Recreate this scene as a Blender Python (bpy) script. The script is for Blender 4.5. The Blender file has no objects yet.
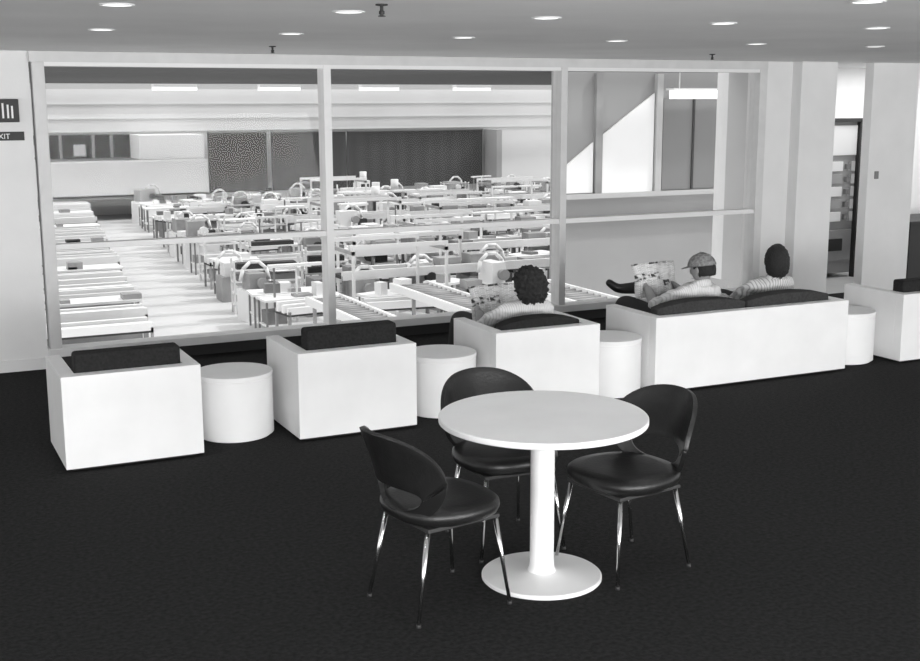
import bpy, bmesh, math, random
from mathutils import Vector, Matrix, noise
random.seed(7)
S=bpy.context.scene
S.view_settings.view_transform='Standard'
S.view_settings.look='None'
COL=S.collection

# ------------------------------------------------------------ materials
def mat(name,g,rough=.6,metal=0,noise_amt=0,noise_scale=20,bump=0,bump_scale=60,emis=0,spec=.5):
    m=bpy.data.materials.new(name);m.use_nodes=True
    nt=m.node_tree;b=nt.nodes['Principled BSDF']
    b.inputs['Base Color'].default_value=(g,g,g,1)
    b.inputs['Roughness'].default_value=rough
    b.inputs['Metallic'].default_value=metal
    b.inputs['Specular IOR Level'].default_value=spec
    if emis:
        b.inputs['Emission Color'].default_value=(1,1,1,1);b.inputs['Emission Strength'].default_value=emis
    tc=nt.nodes.new('ShaderNodeTexCoord')
    if noise_amt:
        n=nt.nodes.new('ShaderNodeTexNoise');n.inputs['Scale'].default_value=noise_scale;n.inputs['Detail'].default_value=6
        nt.links.new(tc.outputs['Object'],n.inputs['Vector'])
        r=nt.nodes.new('ShaderNodeMapRange')
        r.inputs['From Min'].default_value=.3;r.inputs['From Max'].default_value=.7
        r.inputs['To Min'].default_value=g*(1-noise_amt);r.inputs['To Max'].default_value=g*(1+noise_amt)
        nt.links.new(n.outputs['Fac'],r.inputs['Value']);nt.links.new(r.outputs['Result'],b.inputs['Base Color'])
    if bump:
        n2=nt.nodes.new('ShaderNodeTexNoise');n2.inputs['Scale'].default_value=bump_scale;n2.inputs['Detail'].default_value=4
        nt.links.new(tc.outputs['Object'],n2.inputs['Vector'])
        bp=nt.nodes.new('ShaderNodeBump');bp.inputs['Strength'].default_value=bump;bp.inputs['Distance'].default_value=.01
        nt.links.new(n2.outputs['Fac'],bp.inputs['Height']);nt.links.new(bp.outputs['Normal'],b.inputs['Normal'])
    return m
WHITE=mat('white_laminate',.85,.45,noise_amt=.03,noise_scale=4)
WALL=mat('white_plaster',.78,.8,noise_amt=.03,noise_scale=3,bump=.1)
WALLG=mat('grey_plaster',.5,.8,noise_amt=.04,noise_scale=3)
CEIL=mat('ceiling_paint',.84,.9,noise_amt=.05,noise_scale=1.2)
CARPET=mat('dark_carpet',.020,.95,noise_amt=.4,noise_scale=45,bump=.6,bump_scale=150,spec=.1)
BLACK=mat('black_vinyl',.011,.38,noise_amt=.2,noise_scale=30,bump=.15,bump_scale=90)
FABRIC=mat('dark_upholstery',.02,.9,noise_amt=.3,noise_scale=60,bump=.3,spec=.2)
FABRIC2=mat('grey_upholstery',.04,.9,noise_amt=.3,noise_scale=60,bump=.3,spec=.2)
PLINTH=mat('dark_plinth',.02,.8)
CHROME=mat('chrome',.75,.18,metal=1)
ALU=mat('aluminium_frame',.62,.45,noise_amt=.05,noise_scale=8)
ALUL=mat('aluminium_light',.8,.45)
DARK=mat('dark_paint',.03,.6)
MID=mat('mid_grey_paint',.20,.6)
MACH=mat('machine_grey',.32,.5,noise_amt=.2,noise_scale=2)
HFLOOR=mat('hall_vinyl_floor',.58,.5,noise_amt=.08,noise_scale=.5)
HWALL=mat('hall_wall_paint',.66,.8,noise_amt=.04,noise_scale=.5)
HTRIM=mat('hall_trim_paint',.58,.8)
HWALL2=mat('hall_wall_grey_paint',.34,.8,noise_amt=.06,noise_scale=.6)  # mid-grey paint for partition, balcony slab and recess wall
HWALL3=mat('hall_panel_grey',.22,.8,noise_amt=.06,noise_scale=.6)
DWIN=mat('dark_window_glass',.008,.9,spec=.0)
SUNPATCH=mat('painted_sun_patch',.93,.8)  # white that stands in for sunlight on the hall partition
CURT=mat('dark_curtain_fabric',.055,.9,noise_amt=.1,noise_scale=.8)
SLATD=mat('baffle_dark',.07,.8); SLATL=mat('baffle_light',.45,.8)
LAMP=mat('lamp_diffuser',.9,.5,emis=1.6)
LAMPB=mat('fluorescent_tube',.9,.5,emis=.9)
SKIN=mat('skin',.32,.55,noise_amt=.05,noise_scale=30)
SKIND=mat('skin_dark',.16,.55)
HAIR=mat('dark_hair',.014,.7,noise_amt=.6,noise_scale=120,bump=.8,bump_scale=150)
SHIRTW=mat('white_shirt',.68,.85,bump=.6,bump_scale=14)
SHIRTG=mat('striped_shirt',.6,.85,bump=.6,bump_scale=14)
def stripes(m,sc,lo,hi,axis='X'):
    nt=m.node_tree;tc=nt.nodes.new('ShaderNodeTexCoord');w=nt.nodes.new('ShaderNodeTexWave');w.bands_direction=axis;w.inputs['Scale'].default_value=sc;w.inputs['Distortion'].default_value=.6
    nt.links.new(tc.outputs['Object'],w.inputs['Vector']);r=nt.nodes.new('ShaderNodeMapRange');r.inputs['From Min'].default_value=.05;r.inputs['From Max'].default_value=.4;r.inputs['To Min'].default_value=lo;r.inputs['To Max'].default_value=hi
    nt.links.new(w.outputs['Fac'],r.inputs['Value']);nt.links.new(r.outputs['Result'],nt.nodes['Principled BSDF'].inputs['Base Color'])
stripes(SHIRTG,14,.34,.66)
stripes(SHIRTW,22,.56,.74)
TROUS=mat('dark_trousers',.04,.9,bump=.3,bump_scale=18)
SHOE=mat('black_shoe',.015,.35)
EYE=mat('eye_white',.8,.3)
CAPM=mat('cap_cloth',.2,.9,noise_amt=.5,noise_scale=45)
def paper_mat():
    m=mat('newsprint',.7,.8);nt=m.node_tree;b=nt.nodes['Principled BSDF'];L=nt.links.new
    tc=nt.nodes.new('ShaderNodeTexCoord')
    def brick(sc,w,h,c1,c2,mo,ms):
        br=nt.nodes.new('ShaderNodeTexBrick');br.inputs['Scale'].default_value=sc
        for k,c in (('Color1',c1),('Color2',c2),('Mortar',mo)): br.inputs[k].default_value=(c,c,c,1)
        br.inputs['Mortar Size'].default_value=ms;br.inputs['Row Height'].default_value=h;br.inputs['Brick Width'].default_value=w
        br.offset=.37;L(tc.outputs['UV'],br.inputs['Vector']);return br
    text=brick(30,3.2,.9,.35,.62,.85,.16)
    pics=brick(3.2,.62,.75,0,1,0,.03)
    nz=nt.nodes.new('ShaderNodeTexNoise');nz.inputs['Scale'].default_value=9;L(tc.outputs['UV'],nz.inputs['Vector'])
    cr=nt.nodes.new('ShaderNodeValToRGB');cr.color_ramp.elements[0].position=.42;cr.color_ramp.elements[0].color=(.04,.04,.04,1);cr.color_ramp.elements[1].position=.58;cr.color_ramp.elements[1].color=(.7,.7,.7,1)
    L(nz.outputs['Fac'],cr.inputs[0])
    gt=nt.nodes.new('ShaderNodeMath');gt.operation='GREATER_THAN';gt.inputs[1].default_value=.55;L(pics.outputs['Color'],gt.inputs[0])
    mx=nt.nodes.new('ShaderNodeMixRGB');L(gt.outputs[0],mx.inputs[0]);L(text.outputs['Color'],mx.inputs[1]);L(cr.outputs[0],mx.inputs[2])
    L(mx.outputs[0],b.inputs['Base Color'])
    return m
NEWS=paper_mat()
def glass_mat():
    m=bpy.data.materials.new('window_glass');m.use_nodes=True;nt=m.node_tree
    for n in list(nt.nodes): nt.nodes.remove(n)
    o=nt.nodes.new('ShaderNodeOutputMaterial');t=nt.nodes.new('ShaderNodeBsdfTransparent');t.inputs['Color'].default_value=(.95,.95,.95,1)
    g=nt.nodes.new('ShaderNodeBsdfGlossy');g.inputs['Roughness'].default_value=.02
    f=nt.nodes.new('ShaderNodeFresnel');f.inputs['IOR'].default_value=1.2
    mx=nt.nodes.new('ShaderNodeMixShader')
    nt.links.new(f.outputs[0],mx.inputs[0]);nt.links.new(t.outputs[0],mx.inputs[1]);nt.links.new(g.outputs[0],mx.inputs[2]);nt.links.new(mx.outputs[0],o.inputs[0])
    return m
GLASS=glass_mat()

# ------------------------------------------------------------ mesh builder
class M:
    def __init__(s,name,parent=None):
        s.name=name;s.bm=bmesh.new();s.mats=[];s.parent=parent
    def mi(s,m):
        if m not in s.mats:s.mats.append(m)
        return s.mats.index(m)
    def box(s,x0,x1,y0,y1,z0,z1,m,bev=0,seg=2,T=None):
        i=s.mi(m)
        t=bmesh.new();bmesh.ops.create_cube(t,size=1)
        for v in t.verts: v.co=Vector(((x0+x1)/2+v.co.x*(x1-x0),(y0+y1)/2+v.co.y*(y1-y0),(z0+z1)/2+v.co.z*(z1-z0)))
        if bev: bmesh.ops.bevel(t,geom=t.edges[:],offset=bev,segments=seg,profile=.5,affect='EDGES')
        s._add(t,i,T,bev>0.02)
    def _add(s,t,i,T=None,smooth=False):
        vm={}
        for v in t.verts: vm[v]=s.bm.verts.new(T@v.co if T else v.co)
        for f in t.faces:
            try:
                nf=s.bm.faces.new([vm[v] for v in f.verts]);nf.material_index=i;nf.smooth=smooth or f.smooth
            except ValueError: pass
        t.free()
    def cyl(s,p0,p1,r0,r1,m,n=24,caps=True,smooth=True):
        i=s.mi(m);p0=Vector(p0);p1=Vector(p1);d=(p1-p0).normalized()
        a=Vector((0,0,1)) if abs(d.z)<.9 else Vector((1,0,0))
        u=d.cross(a).normalized();w=d.cross(u)
        A=[];B=[]
        for k in range(n):
            t=2*math.pi*k/n;c=u*math.cos(t)+w*math.sin(t)
            A.append(s.bm.verts.new(p0+c*r0));B.append(s.bm.verts.new(p1+c*r1))
        for k in range(n):
            f=s.bm.faces.new([A[k],A[(k+1)%n],B[(k+1)%n],B[k]]);f.material_index=i;f.smooth=smooth
        if caps:
            for L in (A[::-1],B):
                f=s.bm.faces.new(L);f.material_index=i
    def lathe(s,prof,c,m,n=64):
        i=s.mi(m);rings=[]
        for r,z in prof:
            if r<1e-5: rings.append([s.bm.verts.new((c[0],c[1],c[2]+z))])
            else: rings.append([s.bm.verts.new((c[0]+r*math.cos(2*math.pi*k/n),c[1]+r*math.sin(2*math.pi*k/n),c[2]+z)) for k in range(n)])
        for a,b in zip(rings,rings[1:]):
            for k in range(n):
                vs=[a[k%len(a)],a[(k+1)%len(a)],b[(k+1)%len(b)],b[k%len(b)]]
                vs=list(dict.fromkeys(vs))
                if len(vs)>2:
                    f=s.bm.faces.new(vs);f.material_index=i;f.smooth=True
    def poly(s,pts,m,thick=None):
        i=s.mi(m);vs=[s.bm.verts.new(p) for p in pts];f=s.bm.faces.new(vs);f.material_index=i
        if thick:
            r=bmesh.ops.extrude_face_region(s.bm,geom=[f])
            for v in r['geom']:
                if isinstance(v,bmesh.types.BMVert): v.co+=Vector(thick)
    def done(s,recalc=True):
        if recalc: bmesh.ops.recalc_face_normals(s.bm,faces=s.bm.faces[:])
        me=bpy.data.meshes.new(s.name);s.bm.to_mesh(me);s.bm.free()
        for m in s.mats: me.materials.append(m)
        o=bpy.data.objects.new(s.name,me);COL.objects.link(o)
        if s.parent:o.parent=s.parent
        return o
def empty(name,loc=(0,0,0),rotz=0):
    e=bpy.data.objects.new(name,None);COL.objects.link(e);e.location=loc;e.rotation_euler[2]=rotz;e.empty_display_size=.1
    return e
def boxobj(name,*a,**k):
    m=M(name);m.box(*a,**k);return m.done()
def sharpen(o,ang=35):
    me=o.data;bm=bmesh.new();bm.from_mesh(me)
    for e_ in bm.edges:
        if len(e_.link_faces)==2 and e_.calc_face_angle(0)>math.radians(ang): e_.smooth=False
    bm.to_mesh(me);bm.free()

X0,W=1.174,2.274
XS=[X0+W*i for i in range(4)]
ZC=2.423;ZT=2.343;ZR=.949;ZS=.145
# ------------------------------------------------------------ lounge shell
boxobj('floor',-6,15,-14,0.12,-.3,0,CARPET)
boxobj('floor_corridor',8.88,15,.12,1.5,-.3,0,mat('corridor_floor',.5,.4,noise_amt=.08,noise_scale=2))
boxobj('ceiling',-6,15,-14,1.5,ZC,ZC+.3,CEIL)
boxobj('wall_left',-6,X0-.06,0,.25,0,ZC,WALL)
m=M('wall_right');m.box(XS[3]+.05,8.40,0,.25,0,ZC,WALL);m.done()
m=M('wall_corridor_side');m.box(8.78,8.86,.31,1.5,0,ZC,WALLG);m.done()
m=M('wall_under_window');m.box(X0-.06,XS[3]+.05,.0,.25,-.3,ZS-.05,MID);m.done()
boxobj('wall_corridor_back',8.78,15,1.5,1.7,0,ZC,WALL)
boxobj('baseboard_left',-6,X0-.06,-.015,-.001,0,.09,ALUL)
m=M('baseboard_window');m.box(X0-.06,XS[3]+.05,-.02,-.001,0,.09,DARK);m.done()
m=M('column');m.box(8.40,8.86,-.14,.3,0,ZC,WALL,bev=.006);m.done()
m=M('column');m.box(9.38,10.02,-.1,.02,0,ZC,WALL,bev=.006);m.box(9.47,9.52,-.115,-.099,1.23,1.31,MID,bev=.003);m.done()
m=M('window_1')
m.box(X0-.06,XS[3]+.05,-.05,.1,ZT,ZC-.001,ALU)
m.box(X0-.06,XS[3]+.05,-.07,.1,ZS-.05,ZS+.015,ALUL,bev=.004)
for i,x in enumerate(XS):
    w=.045 if i in(0,3) else .033
    m.box(x-w,x+w,-.055,.1,ZS,ZT,ALU if i!=1 else ALUL,bev=.004)
m.box(X0,XS[3],-.04,.06,ZR-.022,ZR+.022,ALUL,bev=.003)
m.box(X0,XS[3],-.045,.08,ZT-.03,ZT,ALUL)
for i in range(3):
    m.poly([(XS[i],.02,ZS),(XS[i+1],.02,ZS),(XS[i+1],.02,ZT),(XS[i],.02,ZT)],GLASS)
m.done()
dl=[]
for y,xs in [(-4.72,[-.1,.92,1.89,2.86,3.87,4.88,5.9]),(-3.0,[.1,1.15,2.19,3.27,4.36,5.48,6.55]),(-6.03,[.6,1.6,2.6,3.55])]:
    for x in xs:
        dl.append((x,y))
        m=M('recessed_downlight')
        m.lathe([(.0,-.004),(.058,-.004)],(x,y,ZC),LAMP,32)
        m.lathe([(.058,-.004),(.06,-.006),(.068,-.005),(.07,0)],(x,y,ZC),ALUL,32)
        m.done(recalc=False)
for x,y in [(1.87,-5.14),(2.56,-1.44),(6.35,-1.38)]:
    k=.7
    m=M('ceiling_sprinkler');m.lathe([(r*k,z*k) for r,z in [(0,0),(.035,0),(.035,-.008),(.01,-.012),(.01,-.035),(.016,-.04),(.016,-.055),(.008,-.06),(.022,-.065),(.022,-.069),(0,-.069)]],(x,y,ZC),DARK,16);m.done()
m=M('exit_sign');m.box(.62,1.02,-.05,-.001,1.90,2.07,DARK,bev=.004)
for x in (.90,.935,.965):m.box(x,x+.013,-.054,-.05,1.93,2.04-(x-.9)*.3,ALUL)
m.done()
e=empty('wall_sign',(0,0,0))
m=M('sign_plate',e);m.box(.60,1.05,-.012,-.001,1.765,1.83,DARK,bev=.002);m.done()
cu=bpy.data.curves.new('lettering','FONT');cu.body='FIRE EXIT';cu.size=.055;cu.extrude=.0008;cu.materials.append(ALUL)
o=bpy.data.objects.new('lettering',cu);COL.objects.link(o);o.parent=e;o.location=(.72,-.014,1.778);o.rotation_euler=(math.pi/2,0,0)
# ------------------------------------------------------------ corridor contents
m=M('vending_machine')
x0,x1,y0,y1=9.66,10.33,.98,1.42
m.box(x0,x1,y0+.06,y1,.05,1.80,MACH,bev=.01)
for x in (x0,x1-.045): m.box(x,x+.045,y0,y0+.06,0,1.83,DARK)
for x in (x0,x1-.05):
    for y in (y0,y1-.05): m.box(x,x+.05,y,y+.05,0,.06,DARK)
m.box(x0,x1,y0,y0+.08,1.80,1.84,DARK)
m.box(x0+.06,x1-.06,y0+.03,y0+.06,1.42,1.76,ALUL,bev=.004)
for k in range(5):
    z=.66+k*.145;m.box(x0+.07,x0+.42,y0+.03,y0+.06,z,z+.11,MACH if k%2 else ALUL,bev=.003)
    m.box(x0+.47,x0+.52,y0+.02,y0+.06,z+.02,z+.08,MID)
    m.box(x0+.55,x1-.07,y0+.03,y0+.06,z,z+.11,WALLG)
m.box(x0+.07,x1-.07,y0+.03,y0+.06,.2,.56,MACH,bev=.004);m.box(x0+.12,x0+.45,y0+.01,y0+.05,.32,.46,DARK)
m.done()
m=M('reception_counter')
m.box(10.35,12.2,.2,.8,0,.68,DARK);m.box(10.3,12.25,.15,.85,.68,.72,DARK,bev=.005);m.done()

# ------------------------------------------------------------ lounge furniture
YF,YB,BH=-2.83,-2.18,.55
def lounge(name,x,w,seats,fab=FABRIC,rounded=False,cz=.66,dy=0):
    e=empty(name,(x,YF+dy,0));d=YB-YF;t=.085
    m=M('white_box_frame',e)
    m.box(0,w,0,t,.018,BH,WHITE,bev=.003)
    m.box(0,t,t,d,.018,BH,WHITE,bev=.003)
    m.box(w-t,w,t,d,.018,BH,WHITE,bev=.003)
    m.box(t,w-t,t,d-.03,.018,.14,WHITE)
    m.box(.04,w-.04,.04,d-.04,0,.018,PLINTH);m.done()
    n=seats;iw=(w-2*t)/n
    for k in range(n):
        a=t+k*iw+.006;b=a+iw-.012
        m=M('seat_cushion',e);m.box(a,b,t+.12,d+.02,.142,.255,fab,bev=.03,seg=4);m.done()
        m=M('back_cushion',e)
        if rounded:
            t2=bmesh.new();bmesh.ops.create_cube(t2,size=1);bmesh.ops.subdivide_edges(t2,edges=t2.edges[:],cuts=7,use_grid_fill=True)
            for v in t2.verts:
                c=v.co;r=1-abs(c.x*2)**3*.35
                y=c.y*(.15*r);z=c.z
                top=.07*(1-abs(c.x*2)**2.6)
                v.co=Vector(((a+b)/2+c.x*(b-a),t+.08+y,.26+(z+.5)*(cz-.26-.05)+(z+.5)*top*.6))
            for f in t2.faces:f.smooth=True
            m._add(t2,m.mi(fab),None,True)
            o=m.done();md=o.modifiers.new('b','BEVEL');md.width=.02;md.segments=3;md.limit_method='ANGLE';md.angle_limit=.7
        else:
            m.box(a,b,t+.01,t+.135,.257,cz,fab,bev=.02,seg=3);m.done()
    return e
lounge('lounge_armchair',.839,.78,1,cz=.655,dy=-.07)
lounge('lounge_armchair',2.213,.78,1,cz=.675,dy=-.05)
lounge('lounge_armchair',3.585,.80,1,rounded=True,cz=.62)
lounge('lounge_sofa',4.846,1.76,2,rounded=True,fab=FABRIC2,cz=.64)
lounge('lounge_armchair',7.17,.78,1,cz=.64)
for x,y,r in ((1.915,-2.50,.24),(3.315,-2.55,.235),(4.615,-2.60,.222),(6.885,-2.5,.235)):
    m=M('round_side_table');h=.405
    m.lathe([(0,.0),(r-.02,.0),(r-.02,.015),(r,.015),(r,h-.032),(r-.004,h-.03),(r-.004,h-.026),(r+.002,h-.024),(r+.002,h-.003),(r-.001,h),(0,h)],(x,y,0),WHITE,72)
    sharpen(m.done())
TX,TY=2.487,-5.379
m=M('pedestal_table')
m.lathe([(0,.70),(.43,.70),(.442,.703),(.447,.708),(.447,.726),(.443,.73),(0,.73)],(TX,TY,0),WHITE,96)
m.lathe([(0,0),(.258,0),(.262,.004),(.262,.014),(.256,.019),(.09,.026),(.062,.034),(.055,.05),(.052,.09),(.052,.68),(.06,.70)],(TX,TY,0),WHITE,96)
m.lathe([(.05,.655),(.2,.685),(.2,.70)],(TX,TY,0),ALUL,48)
sharpen(m.done())
# ------------------------------------------------------------ side chairs
def chair(x,y,rot):
    e=empty('dining_chair',(x,y,0),rot)
    SH=.435
    m=M('seat',e);i=m.mi(BLACK);N=56
    prof=[(0,-.05),(.6,-.05),(.86,-.046),(.96,-.032),(1.0,-.01),(.99,.010),(.93,.022),(.7,.029),(.35,.025),(0,.022)]
    rings=[]
    for r,z in prof:
        if r==0: rings.append([m.bm.verts.new((0,0,SH+z))]);continue
        L=[]
        for k in range(N):
            t=2*math.pi*k/N;c,s_=math.cos(t),math.sin(t)
            n=2.6;q=(abs(c)**n+abs(s_)**n)**(-1/n)
            wx=.240-.02*(s_*q<0)*abs(s_*q);L.append(m.bm.verts.new((wx*r*c*q,.230*r*s_*q,SH+z)))
        rings.append(L)
    for a,b in zip(rings,rings[1:]):
        for k in range(N):
            vs=list(dict.fromkeys([a[k%len(a)],a[(k+1)%len(a)],b[(k+1)%len(b)],b[k%len(b)]]))
            f=m.bm.faces.new(vs);f.smooth=True;f.material_index=i
    m.done()
    m=M('back_shell',e);i=m.mi(BLACK);N=72;R=9
    def outer(t):
        c,s_=math.cos(t),math.sin(t)
        n=3.2;q=(abs(c)**n+abs(s_)**n)**(-1/n)
        v=.184*s_*q
        hw=.250 if v>0 else .250-.055*min(1,(-v/.184))**1.3
        return hw*c*q, .591+v-.022*(abs(c*q))**2*(v>0)
    def inner(t):
        c,s_=math.cos(t),math.sin(t)
        n=2.6;q=(abs(c)**n+abs(s_)**n)**(-1/n)
        v=.052*s_*q
        hw=.155+(.03*v/.052)
        return hw*c*q,.500+v
    def bend(u,v):
        y=-.215+2.1*u*u-.27*(v-.43)-.1*max(0,v-.62)
        return Vector((u,y,v))
    G=[]
    for r in range(R+1):
        f_=r/R;L=[]
        for k in range(N):
            t=2*math.pi*k/N;o_=outer(t);n_=inner(t)
            L.append(m.bm.verts.new(bend(n_[0]+(o_[0]-n_[0])*f_,n_[1]+(o_[1]-n_[1])*f_)))
        G.append(L)
    for r in range(R):
        for k in range(N):
            f=m.bm.faces.new([G[r][k],G[r][(k+1)%N],G[r+1][(k+1)%N],G[r+1][k]]);f.smooth=True;f.material_index=i
    o=m.done()
    md=o.modifiers.new('thick','SOLIDIFY');md.thickness=.02;md.offset=0
    md=o.modifiers.new('bev','BEVEL');md.width=.006;md.segments=2;md.limit_method='ANGLE'
    for n_,(a,b) in enumerate([((-.165,.165),(-.21,.21)),((.165,.165),(.21,.21)),((-.155,-.155),(-.19,-.225)),((.155,-.155),(.19,-.225))]):
        m=M('leg_%d'%(n_+1),e)
        m.cyl((a[0],a[1],SH-.05),(b[0],b[1],.012),.0105,.0075,CHROME,16)
        m.cyl((b[0],b[1],0),(b[0],b[1],.014),.010,.010,DARK,12);m.done()
    m=M('seat_frame',e);m.box(-.18,.18,-.17,.18,SH-.062,SH-.045,DARK,bev=.004);m.done()
    return e
chair(1.985,-5.40,math.radians(-81))
chair(2.54,-4.92,math.radians(178))
chair(2.885,-5.41,math.radians(98))

# ------------------------------------------------------------ people
def skin_mesh(name,verts,edges,radii,root=0,sub=2):
    me=bpy.data.meshes.new(name+'_t');me.from_pydata(verts,edges,[]);o=bpy.data.objects.new(name+'_t',me);COL.objects.link(o)
    md=o.modifiers.new('s','SKIN');md.use_smooth_shade=True
    sv=me.skin_vertices[0].data
    for k,r in enumerate(radii):
        sv[k].radius=(r,r) if not isinstance(r,tuple) else r
        sv[k].use_root=(k==root)
    md=o.modifiers.new('u','SUBSURF');md.levels=sub;md.render_levels=sub
    dg=bpy.context.evaluated_depsgraph_get();ev=o.evaluated_get(dg)
    nm=bpy.data.meshes.new_from_object(ev);nm.name=name
    bpy.data.objects.remove(o)
    for p in nm.polygons:p.use_smooth=True
    return nm
def segdist(p,a,b):
    ab=b-a;t=max(0,min(1,(p-a).dot(ab)/max(ab.length_squared,1e-9)));return (p-(a+ab*t)).length
def hand(parent,wrist,dirv,palmn,side,skin,curl=.7):
    d=Vector(dirv).normalized();n=Vector(palmn);n=(n-d*n.dot(d)).normalized();s=d.cross(n)*side
    w=Vector(wrist);V=[w,w+d*.035,w+d*.06];E=[(0,1),(1,2)];R=[.022,.026,.024]
    for k,(off,L) in enumerate([(.030,.070),(.011,.080),(-.009,.074),(-.028,.058)]):
        b=w+d*(.083-abs(off-.005)*.15)+s*off
        V.append(b);R.append(.0105);E.append((2,len(V)-1))
        ang=0;p=b
        for j,fr in enumerate((.45,.32,.23)):
            ang+=curl*(.55+.1*k/3);q=p+(d*math.cos(ang)+n*math.sin(ang))*L*fr
            V.append(q);R.append(.0085-.0008*j);E.append((len(V)-2,len(V)-1));p=q
    b=w+d*.03+s*.028+n*.006;V.append(b);R.append(.013);E.append((1,len(V)-1))
    p=b+(s*.6+d*.7+n*.3).normalized()*.034;V.append(p);R.append(.0105);E.append((len(V)-2,len(V)-1))
    p=p+(s*.15+d*.9+n*.5).normalized()*.028;V.append(p);R.append(.0085);E.append((len(V)-2,len(V)-1))
    me=skin_mesh('hand',[tuple(v) for v in V],E,R,0,2);me.materials.append(skin)
    o=bpy.data.objects.new('hand',me);COL.objects.link(o);o.parent=parent
def head(parent,c,yaw,pitch,skin,hair,style):
    T=Matrix.Translation(c)@Matrix.Rotation(yaw,4,'Z')@Matrix.Rotation(pitch,4,'X')
    m=M('head',parent);t=bmesh.new();bmesh.ops.create_icosphere(t,subdivisions=4,radius=1)
    for v in t.verts:
        x,y,z=v.co
        X=x*.076;Y=y*.094;Z=z*.118
        if z<0: X*=1-.33*(-z)**1.4; Y*=1-.16*(-z)
        if z<-.1 and y<0: Y*=1-.45*min(1,(-z-.1)*1.3)
        if y>0:
            g=lambda a,b,sa,sb:math.exp(-((x-a)/sa)**2-((z-b)/sb)**2)
            Y+=.024*g(0,-.18,.13,.16)+.012*g(0,.0,.09,.2)
            Y-=.010*(g(.38,.06,.2,.12)+g(-.38,.06,.2,.12))
            Y+=.006*g(0,.25,.6,.1)+.008*g(0,-.5,.25,.07)+.008*g(0,-.62,.22,.06)-.004*g(0,-.56,.25,.025)+.010*g(0,-.88,.3,.12)
        v.co=(X,Y,Z)
    for f in t.faces:f.smooth=True
    m._add(t,m.mi(skin),T,True)
    for s in(-1,1):
        t=bmesh.new();bmesh.ops.create_uvsphere(t,u_segments=12,v_segments=8,radius=.0125)
        for v in t.verts:v.co+=Vector((s*.029,.073,.007))
        m._add(t,m.mi(EYE),T,True)
        t=bmesh.new();bmesh.ops.create_uvsphere(t,u_segments=10,v_segments=8,radius=.006)
        for v in t.verts:v.co+=Vector((s*.029,.0825,.007))
        m._add(t,m.mi(DARK),T,True)
        t=bmesh.new();bmesh.ops.create_uvsphere(t,u_segments=14,v_segments=10,radius=1)
        for v in t.verts:
            x,y,z=v.co;v.co=Vector((s*(.078+x*s*.010+.006*max(0,-y)),-.005+y*.019,-.004+z*.032))
        m._add(t,m.mi(skin),T,True)
        m.box(s*.029-.014,s*.029+.014,.083,.088,.027,.032,hair,T=T)
    m.box(-.02,.02,.087,.0905,-.0675,-.064,SKIND,T=T)
    m.done()
    h=M('hair',parent);t=bmesh.new();bmesh.ops.create_icosphere(t,subdivisions=5,radius=1)
    dele=[]
    for v in t.verts:
        x,y,z=v.co
        front=(y>.30 and z<.42) or (y>.05 and z<-.15)
        if style=='short': front=front or (z<-.45) or (y>-.1 and z<.05)
        if style=='curly': front=front or z<-.8
        if front:dele.append(v)
        n_=noise.noise(Vector((x,y,z))*(7 if style=='curly' else 5))+.5*noise.noise(Vector((x,y,z))*17)
        th={'curly':.040,'long':.020,'short':.010}[style]+{'curly':.024,'long':.006,'short':.003}[style]*n_
        X=x*(.076+th);Y=y*(.094+th)-.004;Z=z*(.118+th*.8)
        if style=='long':
            X*=.97
            if z<-.1: Z*=1.08;X*=1+.16*min(1,-z-.1);Y-=.006
            ang=math.atan2(x,-y);k_=.0022*math.sin(ang*34+3*noise.noise(Vector((x,y,z))*2));X+=k_*x;Y+=k_*y
        v.co=(X,Y,Z)
    bmesh.ops.delete(t,geom=dele,context='VERTS')
    for f in t.faces:f.smooth=True
    h._add(t,h.mi(hair),T,True)
    o=h.done();md=o.modifiers.new('th','SOLIDIFY');md.thickness=.012;md.offset=-1
    return T
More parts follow.
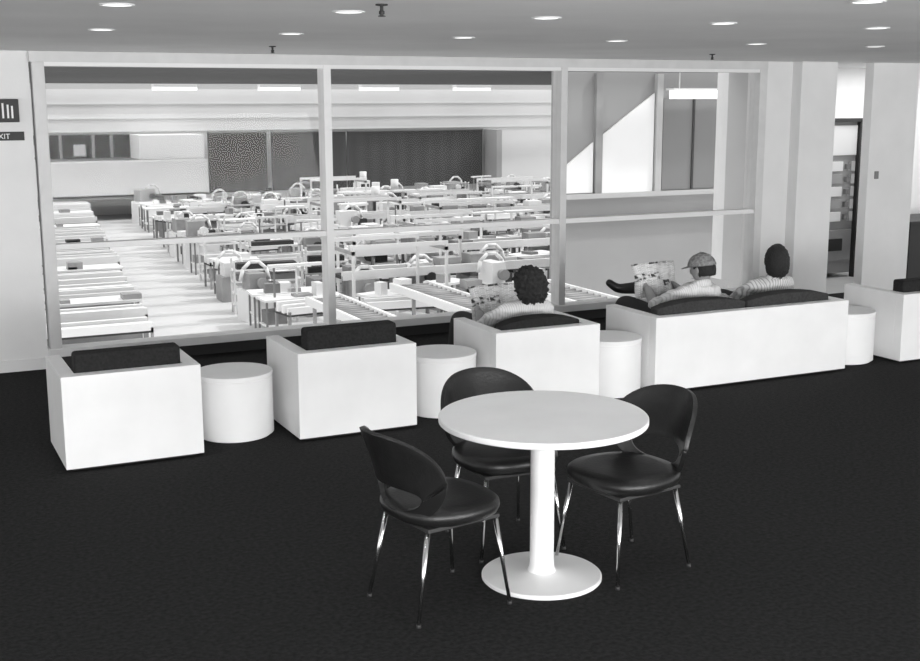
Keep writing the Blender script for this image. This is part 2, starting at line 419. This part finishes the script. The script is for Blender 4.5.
def person(x,pose,skin,shirt,hstyle,hyaw,hpitch,hz=.80,cap=False):
    e=empty('seated_person',(0,0,0))
    P=lambda a,b,c:(x+a,b,c)
    sh=pose.get('sh',.63)
    V=[P(0,-1.98,.385),P(0,-2.12,.43),P(0,-2.25,.53),P(0,-2.36,sh-.01),P(0,-2.40,sh+.05),P(0,-2.41,hz-.07)]
    R=[(.15,.125),(.14,.11),(.155,.115),(.112,.080),(.054,.054),(.050,.050)]
    E=[(0,1),(1,2),(2,3),(3,4),(4,5)]
    tag=['t','s','s','s','k']
    def chain(root,pts,rad,tags):
        p=root
        for q,r,t in zip(pts,rad,tags):
            V.append(P(*q));R.append(r);E.append((p,len(V)-1));tag.append(t);p=len(V)-1
    for s,k in((-1,'L'),(1,'R')):
        chain(3,[(s*.175,-2.34,sh-.015)]+pose['arm'+k],[.060,.050,.036,.024],['s','s','s' if pose.get('long') else 'k','k'])
        chain(0,[(s*.10,-1.93,.365)]+pose['leg'+k],[.10,.068,.045,.04,.03],['t','t','t','f','f'])
    me=skin_mesh('body',V,E,R,0,3)
    for mm in (TROUS,shirt,skin,SHOE):me.materials.append(mm)
    VV=[Vector(v) for v in V];idx={'t':0,'s':1,'k':2,'f':3}
    for p in me.polygons:
        c=Vector(p.center);best=min(range(len(E)),key=lambda i:segdist(c,VV[E[i][0]],VV[E[i][1]])-(R[E[i][0]] if not isinstance(R[E[i][0]],tuple) else R[E[i][0]][0])*.5)
        p.material_index=idx[tag[best]]
    isS=set()
    for p in me.polygons:
        if p.material_index==1: isS.update(p.vertices)
    nrm=[v.normal.copy() for v in me.vertices]
    for i_ in isS:
        v=me.vertices[i_];q=v.co
        a_=noise.noise(Vector((q.x*9,q.y*9,q.z*22)))+.6*noise.noise(Vector((q.x*24+q.z*20,q.y*16,q.z*30)))
        v.co+=nrm[i_]*(.005+.014*a_)
    o=bpy.data.objects.new('body',me);COL.objects.link(o);o.parent=e
    cm=M('collar',e);nb=Vector(P(0,-2.392,sh+.058));ii=cm.mi(shirt);rg=[]
    for (rr,zz) in ((.066,-.03),(.064,.0),(.062,.022),(.066,.026),(.071,.018),(.082,-.016),(.080,-.022)):
        rg.append([cm.bm.verts.new(nb+Vector((rr*math.sin(2*math.pi*k/32),-rr*.95*math.cos(2*math.pi*k/32),zz+.018*math.cos(2*math.pi*k/32)-(.012 if zz<0 and abs(k-16)<4 else 0)))) for k in range(32)])
    for a_,b_ in zip(rg,rg[1:]):
        for k in range(32):
            f_=cm.bm.faces.new([a_[k],a_[(k+1)%32],b_[(k+1)%32],b_[k]]);f_.smooth=True;f_.material_index=ii
    cm.done()
    hc=Vector(P(0,-2.40,hz))
    T=head(e,hc,hyaw,hpitch,skin,HAIR,hstyle)
    for k in 'LR':
        w=Vector(P(*pose['arm'+k][-1]));el=Vector(P(*pose['arm'+k][-2]))
        hand(e,w-(w-el).normalized()*.01,(w-el),pose.get('pn'+k,(0,0,-1)),-1 if k=='R' else 1,skin,pose.get('curl',.6))
    if cap:
        m=M('cap',e);t=bmesh.new();bmesh.ops.create_icosphere(t,subdivisions=4,radius=1)
        bmesh.ops.delete(t,geom=[v for v in t.verts if v.co.z<-.02],context='VERTS')
        for v in t.verts:
            x_,y_,z_=v.co;v.co=Vector((x_*.096,y_*.112,.026+z_*.098))
        m._add(t,m.mi(CAPM),T,True)
        t=bmesh.new();bmesh.ops.create_uvsphere(t,u_segments=10,v_segments=6,radius=.009)
        for v in t.verts:v.co+=Vector((0,0,.125))
        m._add(t,m.mi(CAPM),T,True)
        i=m.mi(CAPM);A=[];B=[]
        for k in range(15):
            a=math.radians(25+130*k/14);A.append(m.bm.verts.new(T@Vector((math.cos(a)*.09,math.sin(a)*.107,.034))));rr=.065*max(0,math.sin(math.radians(180*k/14)))**.6
            B.append(m.bm.verts.new(T@Vector((math.cos(a)*(.092+rr*.5),math.sin(a)*(.108+rr),.026-rr*.15))))
        for k in range(14):
            f=m.bm.faces.new([A[k],A[k+1],B[k+1],B[k]]);f.material_index=i;f.smooth=True
        o=m.done();md=o.modifiers.new('th','SOLIDIFY');md.thickness=.004
    return e
def newspaper(c,yaw,tilt,w,h):
    T=Matrix.Translation(c)@Matrix.Rotation(yaw,4,'Z')@Matrix.Rotation(tilt,4,'X')
    m=M('newspaper');uv=m.bm.loops.layers.uv.new();i=m.mi(NEWS);nx,nz=24,12;g=[]
    for a in range(nx+1):
        L=[]
        for b in range(nz+1):
            u=a/nx-.5;v=b/nz-.5
            yy=-.05+.16*abs(u)**1.3+.012*math.sin(v*7+u*5)+.01*math.sin(u*19)
            L.append(m.bm.verts.new(T@Vector((u*w,yy,v*h))))
        g.append(L)
    for a in range(nx):
        for b in range(nz):
            f=m.bm.faces.new([g[a][b],g[a+1][b],g[a+1][b+1],g[a][b+1]]);f.smooth=True;f.material_index=i
            for l,(aa,bb) in zip(f.loops,[(a,b),(a+1,b),(a+1,b+1),(a,b+1)]): l[uv].uv=(aa/nx,bb/nz)
    o=m.done();md=o.modifiers.new('th','SOLIDIFY');md.thickness=.003
    return o
legs_std=lambda s:[(s*.13,-1.52,.43),(s*.13,-1.42,.10),(s*.13,-1.38,.05),(s*.135,-1.24,.035)]
pose1=dict(armL=[(-.25,-2.16,.47),(-.17,-1.97,.52),(-.165,-1.94,.53)],armR=[(.25,-2.16,.47),(.17,-1.97,.52),(.165,-1.94,.53)],legL=legs_std(-1),legR=legs_std(1),pnL=(.6,0,-.3),pnR=(-.6,0,-.3),sh=.61)
person(4.07,pose1,SKIN,SHIRTW,'curly',.15,-.2,hz=.765)
newspaper((4.09,-1.88,.57),0,-.3,.42,.29)
pose2=dict(armL=[(-.25,-2.16,.50),(-.19,-1.98,.60),(-.185,-1.95,.61)],armR=[(.25,-2.16,.47),(.14,-1.98,.57),(.135,-1.95,.58)],
  legL=[(-.12,-1.52,.44),(-.12,-1.40,.10),(-.12,-1.36,.05),(-.125,-1.22,.035)],
  legR=[(.27,-1.58,.55),(-.10,-1.50,.535),(-.16,-1.49,.54),(-.22,-1.42,.60)],pnL=(.6,0,-.3),pnR=(-.6,0,-.3),sh=.63)
person(5.55,pose2,SKIN,SHIRTW,'short',.35,-.15,cap=True,hz=.80)
newspaper((5.50,-1.88,.66),.1,-.25,.42,.27)
pose3=dict(armL=[(-.25,-2.14,.45),(-.12,-1.92,.47),(-.11,-1.89,.465)],armR=[(.25,-2.14,.45),(.13,-1.90,.47),(.12,-1.87,.465)],legL=legs_std(-1),legR=legs_std(1),long=True,curl=.35,sh=.64)
person(6.26,pose3,SKIN,SHIRTG,'long',-.5,-.05,hz=.82)

# ------------------------------------------------------------ production hall beyond the window (floor one storey lower)
HZ=-3.0
boxobj('floor_hall',-25,60,.25,60,HZ-.2,HZ,HFLOOR)
m=M('wall_hall_far');m.box(-25,60,47,47.4,HZ,2.75,HWALL)
for z in (.72,1.3,1.95):m.box(-25,60,46.95,47,z,z+.03,HTRIM)
m.done()
m=M('wall_hall_partition')
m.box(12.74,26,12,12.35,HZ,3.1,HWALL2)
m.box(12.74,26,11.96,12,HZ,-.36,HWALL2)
m.poly([(13.75,11.94,.14),(15.02,11.94,.12),(15.02,11.94,2.2),(13.75,11.94,1.35)],SUNPATCH,(0,.05,0))  # sunlit patch put in as slanted white panels, this one and the next
m.poly([(12.8,11.94,.16),(13.52,11.94,.16),(13.52,11.94,1.2),(12.8,11.94,.68)],SUNPATCH,(0,.05,0))
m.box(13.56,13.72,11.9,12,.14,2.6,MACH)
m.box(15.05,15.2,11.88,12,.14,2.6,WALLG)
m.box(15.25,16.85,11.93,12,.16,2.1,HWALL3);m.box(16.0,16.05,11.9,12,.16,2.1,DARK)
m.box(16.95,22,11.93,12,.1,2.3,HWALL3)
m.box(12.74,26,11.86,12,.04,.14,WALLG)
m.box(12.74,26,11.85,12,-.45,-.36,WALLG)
m.done()
m=M('fluorescent_fixture');m.box(15.25,16.85,11.5,11.75,2.08,2.26,LAMPB,bev=.01);m.box(15.2,16.9,11.5,11.8,2.26,2.3,ALUL)
for x in (15.4,16.7):m.box(x,x+.02,11.6,11.62,2.3,2.62,ALUL)
m.done()
m=M('balcony')
m.box(-8,13.45,44,44.15,-2.0,-.42,HWALL);m.box(-8,13.45,44,46.9,-2.05,-1.9,HWALL2);m.box(-8,13.45,43.97,44.18,-.5,-.42,ALUL)
m.box(10.6,13.45,44.6,46.9,-.42,.62,HWALL);m.box(-8,10.6,46.7,46.9,-.42,.62,DWIN)
for x in (3,5.2,7.5,8.9,9.7):m.box(x,x+.12,46.5,46.7,-.42,.62,MACH)
for x in (4,6.3,8.1):m.box(x,x+.5,46.4,46.6,-.3,.2,WALLG)
for x in (1,6,11,13.2):m.box(x-.12,x+.12,44.1,44.4,HZ,-2.0,WALLG)
m.done()
def curtain(x0,x1):
    m=M('blackout_curtain');i=m.mi(CURT);n=int((x1-x0)/.7);p=None
    for k in range(n*6+1):
        x=x0+(x1-x0)*k/(n*6);y=46.7+.02*math.sin(k*math.pi/3)
        a=m.bm.verts.new((x,y,-2.15));b=m.bm.verts.new((x,y,.6))
        if p:
            f=m.bm.faces.new([p[0],a,b,p[1]]);f.smooth=True;f.material_index=i
        p=(a,b)
    m.box(x0,x1,46.6,46.8,.6,.66,MID)
    m.done()
curtain(14.15,17.0);curtain(17.2,21.0);curtain(21.05,28.5)
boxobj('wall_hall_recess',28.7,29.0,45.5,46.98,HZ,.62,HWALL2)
m=M('ceiling_hall')
y=.9
while y<46.8:
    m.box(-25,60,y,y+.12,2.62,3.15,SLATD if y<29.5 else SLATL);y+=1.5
m.done()
for x in (9.0,12.5,16.1,19.7):
    m=M('fluorescent_fixture');m.box(x-.7,x+.7,30,30.25,2.42,2.52,LAMPB);m.box(x-.7,x+.7,29.95,30.3,2.52,2.62,ALUL);m.done()
B=M('production_workbenches')
def rb(a,b):return random.uniform(a,b)
LW=mat('bench_white',.82,.5)
TJ=None
def bx(*a):B.box(*a,T=TJ)
def bench(x,y,w,d,h):
    bx(x,x+w,y,y+d,HZ+h-.05,HZ+h,LW)
    for ax in (x+.04,x+w-.08):
        for ay in (y+.04,y+d-.08):bx(ax,ax+.04,ay,ay+.04,HZ,HZ+h-.05,MID)
    bx(x+.05,x+w-.05,y+.1,y+d-.05,HZ+.3,HZ+.34,LW)
    if random.random()<.7:bx(x+.1,x+rb(.4,w-.2),y+.12,y+d-.1,HZ+.34,HZ+rb(.5,.75),random.choice([LW,MACH,MID,DARK]))
    for _ in range(random.randint(1,4)):
        a=x+rb(0,w-.3);bx(a,a+rb(.15,.4),y+.1,y+rb(.3,.5),HZ+h,HZ+h+rb(.05,.3),random.choice([LW,LW,MACH,MID,DARK]))
def slats(x,y,w,d,h):
    bx(x,x+w,y,y+d,HZ+h-.2,HZ+h-.16,DARK)
    k=y
    while k<y+d:
        bx(x,x+w,k,k+.1,HZ+h-.16,HZ+h+rb(-.04,.06),LW);k+=.26
    for ax in (x,x+w-.05):
        for ay in (y,y+d-.05):bx(ax,ax+.05,ay,ay+.05,HZ,HZ+h-.1,MACH)
    bx(x+.1,x+w-.1,y+.1,y+d-.1,HZ+.25,HZ+.5,random.choice([MACH,MID,LW,DARK]))
def rack(x,y,w,d,h):
    for ax in (x,x+w-.05):
        for ay in (y,y+d-.05):bx(ax,ax+.05,ay,ay+.05,HZ,HZ+h,ALUL)
    n=int(h/.28)
    for k in range(n):
        z=HZ+.2+k*.28;bx(x,x+w,y,y+d,z,z+.035,random.choice([LW,LW,MACH]))
        if random.random()<.5:bx(x+.1,x+w-.15,y+.08,y+d-.08,z+.035,z+rb(.1,.2),random.choice([DARK,MID,LW]))
def machine(x,y,w,d,h):
    bx(x,x+w,y,y+d,HZ,HZ+h*.65,random.choice([MACH,LW,LW]));bx(x+.1,x+w*.6,y+.1,y+d-.1,HZ+h*.65,HZ+h,random.choice([MACH,LW,MID]))
    bx(x+w*.6,x+w*.9,y+.15,y+d-.15,HZ+h*.65,HZ+h*.8,DARK)
    zz=HZ+h*.8;B.cyl((x+w*.5,y-.06,zz),(x+w*.5,y+d*.4,zz),.13,.13,random.choice([LW,DARK,MACH]),12)
    if random.random()<.6:
        p=Vector((x+w*.8,y+d/2,HZ+h*.65))
        for a in range(6):
            t=a/5*math.pi;q=Vector((x+w*.8-.35*(1-math.cos(t)),y+d/2,HZ+h*.75+.45*math.sin(t)+.1))
            B.cyl(p,q,.045,.045,LW,6);p=q
def tower(x,y):
    bx(x,x+.5,y,y+.45,HZ,HZ+1.5,random.choice([LW,MACH]));bx(x+.06,x+.44,y-.02,y,HZ+.9,HZ+1.35,DARK)
    B.cyl((x+.25,y+.22,HZ+1.5),(x+.25,y+.22,HZ+1.9),.16,.16,LW,12)
def stand(x,y):
    bx(x,x+.04,y,y+.04,HZ,HZ+1.6,ALUL);bx(x-.6,x+.6,y-.05,y+.1,HZ+1.55,HZ+1.61,LW);bx(x-.5,x-.46,y,y+.04,HZ,HZ+1.6,MID)
y=13.2
while y<43:
    f_=(y-16)/30;l=5.0+3.5*f_;r=7.3+2.9*f_
    TJ=None;x=l-.1
    while x>-3:
        w=rb(1.5,2.3)
        if not(y>36 and x<6):
            (slats if random.random()<.75 else bench)(x-w,y+rb(-.1,.1),w,rb(.75,.95),rb(.85,1.0))
        x-=w+rb(.08,.3)
    x=r+.1
    while x<31:
        q=random.random();w=rb(.9,1.8);jy=rb(-.35,.35)
        if x<12.2 or y>13.6:
            cx=Vector((x+w/2,y+.4,0));TJ=Matrix.Translation(cx)@Matrix.Rotation(random.choice([0,0,0,.12,-.12,.3]),4,'Z')@Matrix.Translation(-cx)
            if q<.28:bench(x,y+jy,w,rb(.6,.85),rb(.8,1.05))
            elif q<.50:slats(x,y+jy,w,rb(.6,.9),rb(.8,1.05))
            elif q<.64:rack(x,y+jy,w,.5,rb(1.0,1.5))
            elif q<.91:machine(x,y+jy,w*.8,rb(.6,.9),rb(.9,1.5))
            elif q<.95 and y>24:tower(x,y+jy)
            else:bench(x,y+jy,w,.7,.9);stand(x+.8,y+jy+.3)
        x+=w+rb(.12,.5)
    y+=1.38
TJ=None
def gantry(x,y,w,d,h):
    for ax in (x,x+w):
        for ay in (y,y+d):bx(ax,ax+.06,ay,ay+.06,HZ,HZ+h,ALUL)
    for ay in (y,y+d):bx(x,x+w+.06,ay,ay+.06,HZ+h,HZ+h+.09,LW)
    for ax in (x,x+w):bx(ax,ax+.06,y,y+d,HZ+h-.12,HZ+h-.04,MACH)
def line(x,y,w,h):
    bx(x,x+w,y+.12,y+.62,HZ+h-.08,HZ+h,DARK)
    for ay in (y,y+.66):bx(x,x+w,ay,ay+.1,HZ+h-.1,HZ+h+.1,LW)
    k=x
    while k<x+w:
        bx(k,k+.07,y+.02,y+.08,HZ,HZ+h,MID);bx(k,k+.07,y+.68,y+.74,HZ,HZ+h,MID)
        if random.random()<.6:bx(k+.2,k+.75,y+.16,y+.58,HZ+h,HZ+h+rb(.1,.3),random.choice([LW,MACH,MID]))
        if random.random()<.35:bx(k+.4,k+.46,y+.8,y+.86,HZ,HZ+1.55,ALUL);bx(k-.1,k+.9,y+.5,y+.9,HZ+1.5,HZ+1.56,LW)
        k+=1.15
for x,y,w in ((9.4,15.9,7.5),(10.5,19.8,9),(11.5,24.2,10),(12.3,29.3,12),(13,34.5,13)):
    line(x,y,w,1.15)
for x,y in ((10.2,17.3),(13.5,21.2),(16.5,26),(12.6,26.5),(18,31),(22,33),(15.5,36),(9.0,14.2)):
    gantry(x,y,rb(1.8,3.2),rb(1,1.6),rb(1.6,2.0))
B.done(recalc=False)
def conveyor(x,y0,y1,z,w=.8):
    m=M('conveyor')
    for a in (x,x+w):m.box(a,a+.07,y0,y1,z,z+.16,LW)
    yy=y0+.1
    while yy<y1:
        m.cyl((x+.07,yy,z+.1),(x+w,yy,z+.1),.03,.03,MACH,8,smooth=True);yy+=.22
    yy=y0+.1
    while yy<y1:
        for a in (x,x+w):m.box(a,a+.06,yy,yy+.06,HZ,z,MACH)
        yy+=1.9
    m.done()
conveyor(9.3,7.8,12.9,-1.75);conveyor(7.5,8.5,12.9,-1.9,.7);conveyor(11.0,6.5,11.0,-1.6,.9)

# ------------------------------------------------------------ lights
w=bpy.data.worlds.new('world');S.world=w;w.use_nodes=True
bg=w.node_tree.nodes['Background'];bg.inputs[0].default_value=(1,1,1,1);bg.inputs[1].default_value=1.85
def area(name,loc,rot,sx,sy,e):
    l=bpy.data.lights.new(name,'AREA');l.shape='RECTANGLE';l.size=sx;l.size_y=sy;l.energy=e
    o=bpy.data.objects.new(name,l);COL.objects.link(o);o.location=loc;o.rotation_euler=rot;return o
area('fill_light_behind',(2,-13.5,1.0),(math.radians(114),0,0),12,1.8,1000)  # added unseen fill behind the camera, tilted up to brighten the ceiling
area('overhead_fill_behind',(2,-10,2.38),(math.radians(20),0,0),9,3.5,90)  # added unseen fill overhead, out of view, to lift the tabletops
area('corridor_ceiling_light',(10.6,.75,2.40),(0,0,0),2.6,.5,30)
for k,(x,y) in enumerate(dl):
    l=bpy.data.lights.new('downlight_lamp','SPOT');l.energy=9;l.spot_size=math.radians(120);l.spot_blend=.8;l.shadow_soft_size=.06
    o=bpy.data.objects.new('downlight_lamp',l);COL.objects.link(o);o.location=(x,y,ZC-.02)
sl=bpy.data.lights.new('sun','SUN');sl.energy=2.1;sl.angle=math.radians(3)
so=bpy.data.objects.new('sun',sl);COL.objects.link(so);so.location=(20,10,20)
so.rotation_euler=Vector((-.62,.22,-.75)).to_track_quat('-Z','Y').to_euler()
# ------------------------------------------------------------ camera
f,yaw,pitch,roll=1209.85,.4488,.1872,-.003
cd=bpy.data.cameras.new('camera');cd.sensor_width=36;cd.lens=f*36/920;cd.clip_end=300
c=bpy.data.objects.new('camera',cd);COL.objects.link(c);S.camera=c
fwv=Vector((math.sin(yaw)*math.cos(pitch),math.cos(yaw)*math.cos(pitch),-math.sin(pitch)))
r=Vector((math.cos(yaw),-math.sin(yaw),0));u=r.cross(fwv)
r2=r*math.cos(roll)+u*math.sin(roll);u2=-r*math.sin(roll)+u*math.cos(roll)
Rm=Matrix((r2,u2,-fwv)).transposed().to_4x4()
c.matrix_world=Matrix.Translation((0,-9.729,2.0437))@Rm
